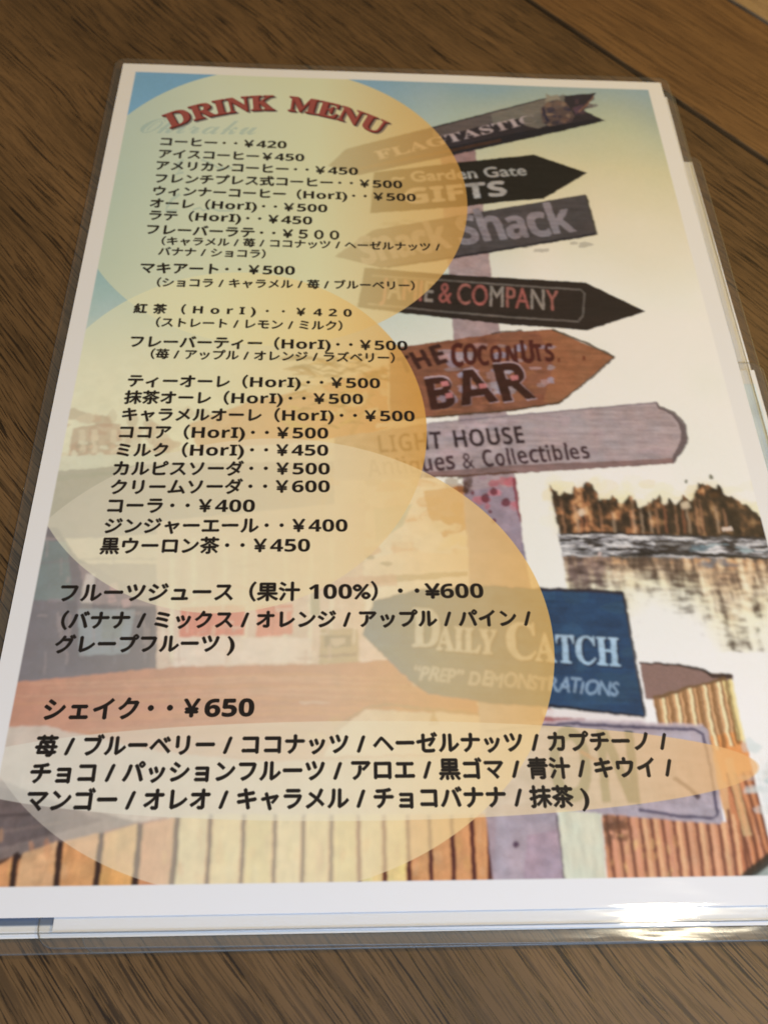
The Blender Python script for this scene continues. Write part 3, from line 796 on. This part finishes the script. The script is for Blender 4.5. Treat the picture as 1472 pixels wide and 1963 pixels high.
    disc(66.4, 232.5, 73.7, 61.1, [(5, (216, 208, 196)), (82, (226, 210, 178)), (108, (228, 198, 144)), (140, (224, 174, 94))], [(5, .38), (25, .48), (60, .62), (110, .77), (140, .80)])
    disc(89.7, 266.0, 97.5, 11.7, [(5, (216, 214, 206)), (90, (230, 218, 190)), (140, (230, 202, 154)), (187, (226, 170, 110))], [(5, .60), (90, .60), (140, .68), (187, .74)])
    # faint script behind the heading
    script = ''.join({'O': '\U0001D4AA', 'k': '\U0001D4C0', 'i': '\U0001D4BE', 'r': '\U0001D4C7', 'a': '\U0001D4B6', 'u': '\U0001D4CA'}[c] for c in "Okiraku")
    type_line(P, script, (268, 254), (490, 258), em=12.5, col=(120, 146, 142), bold=1.2, latin=1.0, alpha=.42, slant=.1)
    for q, w_ in (([(352, 306), (338, 316), (346, 326), (336, 334), (352, 330)], 5), ([(345, 372), (330, 382), (322, 394), (318, 404), (340, 404)], 6), ([(370, 402), (384, 398), (390, 404), (402, 398), (420, 404), (448, 404)], 4),
                  ([(386, 306), (402, 312), (420, 322), (446, 322)], 4)):
        st(q, w_, (120, 146, 142), .35)
    # arched heading
    word = serif_bold("DRINK MENU")
    e, ids = layout(word, latin=1.12, space=.5)
    x0, x1 = e[:, [0, 2]].min(), e[:, [0, 2]].max()
    key = page([(326, 246), (404, 222), (500, 211), (559, 213), (640, 226), (727, 258)])
    s_ = (key[:, 0] - key[0, 0]) / (key[-1, 0] - key[0, 0])
    cf = np.polyfit(s_, key[:, 1], 2)
    def arc(x, y, grow=0, dx=0, dy=0):
        t_ = (x - x0) / (x1 - x0)
        bu = key[0, 0] + t_ * (key[-1, 0] - key[0, 0]); bv = np.polyval(cf, t_)
        dv = np.polyval(np.polyder(cf), t_) / (key[-1, 0] - key[0, 0])
        nn = np.sqrt(1 + dv * dv)
        h = y * 12.2
        return (bu + dv / nn * h * .8 + dx) * RES, (bv - h / nn + dy) * RES
    def heading(dx, dy, col, dil, al=1.0, top_only=False):
        X0, Y0 = arc(e[:, 0], e[:, 1], 0, dx, dy); X1, Y1 = arc(e[:, 2], e[:, 3], 0, dx, dy)
        box, c = P.cover(np.c_[X0, Y0, X1, Y1])
        for _ in range(dil):
            q = np.pad(c, 1)
            c = np.max([q[1 + b:1 + b + c.shape[0], 1 + a:1 + a + c.shape[1]] for a, b in ((0, 0), (1, 0), (-1, 0), (0, 1), (0, -1))], 0)
        P.put(box, c, ink(col, 60, 15), al)
    heading(1.0, .9, (86, 70, 72), 3, .75)
    heading(.35, .4, (58, 24, 26), 3)
    heading(0, 0, (126, 44, 38), 2)
    heading(-.1, -.25, (150, 80, 68), 0, .55)
    # lines of type
    T = lambda s: sans_bold(s)
    LN = [
        ("コーヒー・・￥420", (308, 279), (549, 285.5), 0), ("アイスコーヒー￥450", (304.5, 302.5), (583, 310), 0),
        ("アメリカンコーヒー・・￥450", (299.5, 325), (686, 336.5), 0), ("フレンチプレス式コーヒー・・￥500", (298, 350), (771, 362), 0),
        ("ウィンナーコーヒー（HorI)・・￥500", (294, 374), (797, 387), 0), ("オーレ（HorI)・・￥500", (287.5, 397.5), (627, 408), 0),
        ("ラテ（HorI)・・￥450", (286, 421), (598, 431.5), 0), ("フレーバーラテ・・￥５００", (281, 448.5), (649, 460), 0),
        ("（キャラメル / 苺 / ココナッツ / ヘーゼルナッツ /", (310, 469), (843, 481), 1), ("バナナ / ショコラ）", (303.5, 489), (508, 494.5), 1),
        ("マキアート・・￥500", (269, 523), (565, 528), 0), ("（ショコラ / キャラメル / 苺 / ブルーベリー）", (301, 549), (794.5, 555.5), 1),
        ("紅 茶 （ H o r I ) ・ ・ ￥ 4 2 0", (256.5, 599.5), (674, 608), 0), ("（ストレート / レモン / ミルク）", (299, 626), (655.5, 633), 1),
        ("フレーバーティー（HorI)・・￥500", (250, 665), (781, 673), 0), ("（苺 / アップル / オレンジ / ラズベリー）", (289, 687), (756, 695), 1),
        ("ティーオーレ（HorI)・・￥500", (245, 741), (728.5, 745.5), 0), ("抹茶オーレ（HorI)・・￥500", (238, 773), (696, 776), 0),
        ("キャラメルオーレ（HorI)・・￥500", (234, 806), (795, 809), 0), ("ココア（HorI)・・￥500", (229, 840), (629, 842), 0),
        ("ミルク（HorI)・・￥450", (224, 875), (629, 875), 0), ("カルピスソーダ・・￥500", (217, 911), (632, 911), 0),
        ("クリームソーダ・・￥600", (212, 947), (632, 945), 0), ("コーラ・・￥400", (206.5, 983), (488, 983), 0),
        ("ジンジャーエール・・￥400", (200, 1022), (666, 1020.6), 0), ("黒ウーロン茶・・￥450", (192, 1061), (594, 1059), 0),
        ("フルーツジュース（果汁 100%）・・¥600", (115, 1153), (927, 1148), 2), ("（バナナ / ミックス / オレンジ / アップル / パイン /", (117, 1205), (1018, 1200), 3),
        ("グレープフルーツ )", (105, 1251), (448, 1249), 3), ("シェイク・・￥650", (83, 1380), (486, 1375), 4),
        ("苺 / ブルーベリー / ココナッツ / ヘーゼルナッツ / カプチーノ /", (67, 1449), (1280, 1438), 3),
        ("チョコ / パッションフルーツ / アロエ / 黒ゴマ / 青汁 / キウイ /", (57, 1501), (1290, 1489), 3),
        ("マンゴー / オレオ / キャラメル / チョコバナナ / 抹茶 )", (50, 1554), (1129, 1546), 3)]
    EM = [0, 0, 0, 0, 0]
    for txt, p0, p1, k in LN:
        sx = type_line(P, T(txt), p0, p1, em=None, col=(17, 11, 9), bold=(.35, .4, .6, .8, 1.0)[k], boldk=(1.8, 1.35, 1.9, 1.95, 2.0)[k], space=.34 if k != 0 else .42, vshift=.06)
        print("line em %.2f" % sx, k, txt[:8])
    # bare margins
    m = 5.3
    k = ((uu > m) & (uu < 210 - 5.7) & (vv > 4.8) & (vv < 297 - 6.3)).astype(np.float32)
    k = blur(k, 1)[..., None]
    paper = np.array([.80, .80, .82], np.float32)
    P.a[:] = P.a * k + paper * (1 - k)
    return P

def make_image(name, P):
    a = unlin(P.a)
    rgba = np.ones((P.H, P.W, 4), np.float32)
    rgba[..., :3] = a
    img = bpy.data.images.new(name, P.W, P.H)
    img.colorspace_settings.name = 'sRGB'
    img.pixels.foreach_set(np.ascontiguousarray(rgba[::-1]).ravel())
    img.update()
    img.pack()
    return img

def paper_material(name, img=None, col=(.8, .8, .82)):
    m, nt, b = new_mat(name)
    b.inputs["Roughness"].default_value = 0.6
    b.inputs["Specular IOR Level"].default_value = 0.2
    if img:
        tx = N(nt, "ShaderNodeTexImage"); tx.image = img; tx.interpolation = 'Cubic'
        nt.links.new(tx.outputs["Color"], b.inputs["Base Color"])
    else:
        b.inputs["Base Color"].default_value = tuple(col) + (1,)
    return m

def film_material(name, tint, haze, rough, ripple, along):
    m = bpy.data.materials.new(name); m.use_nodes = True
    nt = m.node_tree; nt.nodes.clear(); L = nt.links.new
    out = N(nt, "ShaderNodeOutputMaterial")
    tr = N(nt, "ShaderNodeBsdfTransparent"); tr.inputs[0].default_value = tuple(tint) + (1,)
    df = N(nt, "ShaderNodeBsdfDiffuse"); df.inputs[0].default_value = (.75, .74, .70, 1)
    gl = N(nt, "ShaderNodeBsdfGlossy"); gl.inputs["Roughness"].default_value = rough
    fr = N(nt, "ShaderNodeFresnel"); fr.inputs[0].default_value = 1.5
    tc = N(nt, "ShaderNodeTexCoord")
    mp = N(nt, "ShaderNodeMapping"); mp.inputs["Scale"].default_value = along
    L(tc.outputs["Object"], mp.inputs["Vector"])
    n1 = N(nt, "ShaderNodeTexNoise"); n1.inputs["Scale"].default_value = 1.0; n1.inputs["Detail"].default_value = 2
    L(mp.outputs[0], n1.inputs["Vector"])
    n2 = N(nt, "ShaderNodeTexNoise"); n2.inputs["Scale"].default_value = 480.0; n2.inputs["Detail"].default_value = 2
    L(tc.outputs["Object"], n2.inputs["Vector"])
    ad = N(nt, "ShaderNodeMath", operation='MULTIPLY_ADD'); ad.inputs[1].default_value = 0.012
    L(n2.outputs["Fac"], ad.inputs[0]); L(n1.outputs["Fac"], ad.inputs[2])
    bp = N(nt, "ShaderNodeBump"); bp.inputs["Strength"].default_value = 1.0; bp.inputs["Distance"].default_value = ripple
    L(ad.outputs[0], bp.inputs["Height"])
    for x in (gl, fr):
        L(bp.outputs[0], x.inputs["Normal"])
    geo = N(nt, "ShaderNodeNewGeometry")
    front = N(nt, "ShaderNodeMath", operation='SUBTRACT'); front.inputs[0].default_value = 1.0
    L(geo.outputs["Backfacing"], front.inputs[1])
    hz = N(nt, "ShaderNodeMath", operation='MULTIPLY'); hz.inputs[1].default_value = haze
    L(front.outputs[0], hz.inputs[0])
    m1 = N(nt, "ShaderNodeMixShader"); L(hz.outputs[0], m1.inputs[0])
    L(tr.outputs[0], m1.inputs[1]); L(df.outputs[0], m1.inputs[2])
    ff = N(nt, "ShaderNodeMath", operation='MULTIPLY')
    L(fr.outputs[0], ff.inputs[0]); L(front.outputs[0], ff.inputs[1])
    m2 = N(nt, "ShaderNodeMixShader")
    L(ff.outputs[0], m2.inputs[0]); L(m1.outputs[0], m2.inputs[1]); L(gl.outputs[0], m2.inputs[2])
    L(m2.outputs[0], out.inputs["Surface"])
    return m

FILM = film_material("clear_laminate_film", (.99, .99, .988), 0.003, .05, .00017, (26, 90, 26))
FILM_RIM = film_material("sealed_laminate_rim", (.994, .992, .985), 0.050, .15, .0003, (45, 260, 45))
FILM_EDGE = film_material("laminate_cut_edge", (.66, .65, .61), 0.14, .30, .0002, (45, 260, 45))  # contact-shadow line put into the dark tint, bright rim line into the haze

def rounded_ring(w, h, inset, r, nseg=6, step=6.0):
    """outline of a rounded rectangle, centred, in mm, always the same number of points"""
    pts = []
    hw, hh = w / 2 - inset, h / 2 - inset
    rr = max(r - inset * .6, .3)
    nx, ny = int(w / step), int(h / step)
    corners = [((hw - rr, hh - rr), 0), ((-hw + rr, hh - rr), 90), ((-hw + rr, -hh + rr), 180), ((hw - rr, -hh + rr), 270)]
    for i, ((cx_, cy_), a0) in enumerate(corners):
        for k in range(nseg + 1):
            a = math.radians(a0 + 90 * k / nseg)
            pts.append((cx_ + rr * math.cos(a), cy_ + rr * math.sin(a)))
        (nx_, ny_), a1 = corners[(i + 1) % 4]
        a = math.radians(a1)
        q = (nx_ + rr * math.cos(a), ny_ + rr * math.sin(a)); p = pts[-1]
        cnt = nx if i % 2 == 0 else ny
        for k in range(1, cnt):
            pts.append((p[0] + (q[0] - p[0]) * k / cnt, p[1] + (q[1] - p[1]) * k / cnt))
    return pts

def laminated_sheet(name, label, u0, v0, w, h, z, mat, seed, rot=0.0, margin=3.2, wave=0.25, group=None):
    """a printed paper sealed in a clear pouch; u0,v0 = its upper left paper corner in page mm; z = top of the paper, mm"""
    root = link(bpy.data.objects.new(name, None))
    cx_, cy_ = u0 + w / 2 - 105, 148.5 - (v0 + h / 2)
    root.location = (cx_ * MM, cy_ * MM, z * MM)
    root.rotation_euler = (0, 0, math.radians(rot))
    tag(root, label, "menu", group)
    ph = [seed * 1.3, seed * 2.1, seed * 0.7]
    def zf(x, y):
        """the sheet's own slight waviness, growing to its rim"""
        X, Y = x + cx_, y + cy_
        e = max(0.0, min(1.0, max((abs(X) - 91) / 16, (abs(Y) - 134) / 16)))
        return wave * e * (0.55 * math.sin(X / 17 + 1.3) + .45 * math.sin(Y / 23 + 2.1) + .3 * math.sin((X + Y) / 9 + .7)) * .6
    # paper: thin sheet with thickness, a grid so that it follows the waviness
    nx, ny = 22, 30
    xs = [-w / 2 + w * i / nx for i in range(nx + 1)]; ys = [h / 2 - h * j / ny for j in range(ny + 1)]
    v, f, uv = [], [], []
    for lay, dz in ((0, 0.0), (1, -0.03)):
        for j in range(ny + 1):
            for i in range(nx + 1):
                v.append((xs[i] * MM, ys[j] * MM, (zf(xs[i], ys[j]) + dz) * MM)); uv.append((i / nx, 1 - j / ny))
    o2 = (nx + 1) * (ny + 1)
    for j in range(ny):
        for i in range(nx):
            a = j * (nx + 1) + i; b = a + 1; c = a + nx + 1; d = c + 1
            f.append((a, c, d, b)); f.append((o2 + a, o2 + b, o2 + d, o2 + c))
    rim = [i for i in range(nx + 1)] + [(j) * (nx + 1) + nx for j in range(1, ny + 1)] + [ny * (nx + 1) + i for i in range(nx - 1, -1, -1)] + [j * (nx + 1) for j in range(ny - 1, 0, -1)]
    for k in range(len(rim)):
        a, b = rim[k], rim[(k + 1) % len(rim)]
        f.append((a, b, o2 + b, o2 + a))
    mesh_obj("printed_page", v, f, mat, root, uv, smooth=False)
    # pouch: rings from the rim inwards, above and below the paper
    W_, H_ = w + 2 * margin, h + 2 * margin
    rings = [(0.0, .0), (0.30, .055), (margin - .9, .05), (margin - .2, .10), (margin + .5, .14), (margin + 1.0, .14), (margin + 5, .14), (margin + 14, .14), (margin + 40, .14)]
    v, f = [], []
    def put(side):
        base = len(v)
        for (ins, up) in rings:
            for (x, y) in rounded_ring(W_, H_, ins, 4.0):
                mid = -.055
                v.append((x * MM, y * MM, (zf(x, y) + mid + side * up) * MM))
        return base
    top = put(1); n = (len(v) - top) // len(rings)
    bot = put(-1)
    for base, s in ((top, 1), (bot, -1)):
        for r_ in range(len(rings) - 1):
            for k in range(n):
                a = base + r_ * n + k; b = base + r_ * n + (k + 1) % n; c = a + n; d = b + n
                f.append((a, b, d, c) if s > 0 else (a, c, d, b))
        last = [base + (len(rings) - 1) * n + k for k in range(n)]
        f.append(tuple(last) if s > 0 else tuple(reversed(last)))
    # weld the rim
    for k in range(n):
        v[bot + k] = v[top + k]
    f = [tuple((i - bot + top) if bot <= i < bot + n else i for i in q) for q in f]
    film = mesh_obj("laminate_film", v, f, FILM, root, smooth=True)
    film.data.materials.append(FILM_RIM)
    lim_x, lim_y = (w / 2 - .1) * MM, (h / 2 - .1) * MM
    for p in film.data.polygons:
        c = p.center
        if abs(c.x) > lim_x or abs(c.y) > lim_y:
            p.material_index = 1
    film.data.materials.append(FILM_EDGE)
    for p in film.data.polygons:
        if all(i < n or (top + n <= i < top + 2 * n) or (bot + n <= i < bot + 2 * n) for i in p.vertices):
            p.material_index = 2
    return root

# ------------------------------------------------------------------ the stack of menus
menu_print = make_image("drink_menu_print", draw_menu())

def draw_blue():
    P = Print(210, 158, 4.0)
    rng = np.random.default_rng(3)
    vv = (np.arange(P.H)[:, None] + .5) / 4 * np.ones((1, P.W)); uu = (np.arange(P.W)[None] + .5) / 4 * np.ones((P.H, 1))
    st_ = [(4, (.66, .76, .82)), (70, (.62, .74, .84)), (115, (.30, .44, .58)), (158, (.06, .095, .17))]
    for i in range(3):
        P.a[..., i] = np.interp(vv, [s[0] for s in st_], [s[1][i] for s in st_])
    P.a *= 1 + .25 * (value_noise(P.H, P.W, 40, 14, rng)[..., None] - .5)
    k = ((uu > 1.2) & (uu < 209.0) & (vv > 5.5) & (vv < 155.5)).astype(np.float32)[..., None]
    P.a = (P.a * k + np.array([.8, .8, .8]) * (1 - k)).astype(np.float32)
    return P

top_mat = paper_material("drink_menu_paper", menu_print)
white_mat = paper_material("white_menu_paper")
blue_mat = paper_material("blue_print_paper", make_image("blue_print", draw_blue()))
laminated_sheet("drink_menu", "laminated drink menu sheet with signpost picture, lying on top of the stack", 0, 0, 210, 297, 0.0, top_mat, 1.0)
laminated_sheet("laminated_menu", "plain white laminated sheet just under the top menu, corner beside the table joint", 23.7, 7.6, 186.4, 293.0, -0.42, white_mat, 4.0, rot=-0.40)
laminated_sheet("laminated_menu", "half-height laminated sheet with light blue print showing at the right edge of the stack", 5.2, 142.6, 210.0, 158.4, -0.86, blue_mat, 7.0)
laminated_sheet("laminated_menu", "smaller white laminated sheet at the bottom of the stack, corner below the table joint", 32.0, 44.6, 182.6, 256.4, -1.32, white_mat, 11.0)
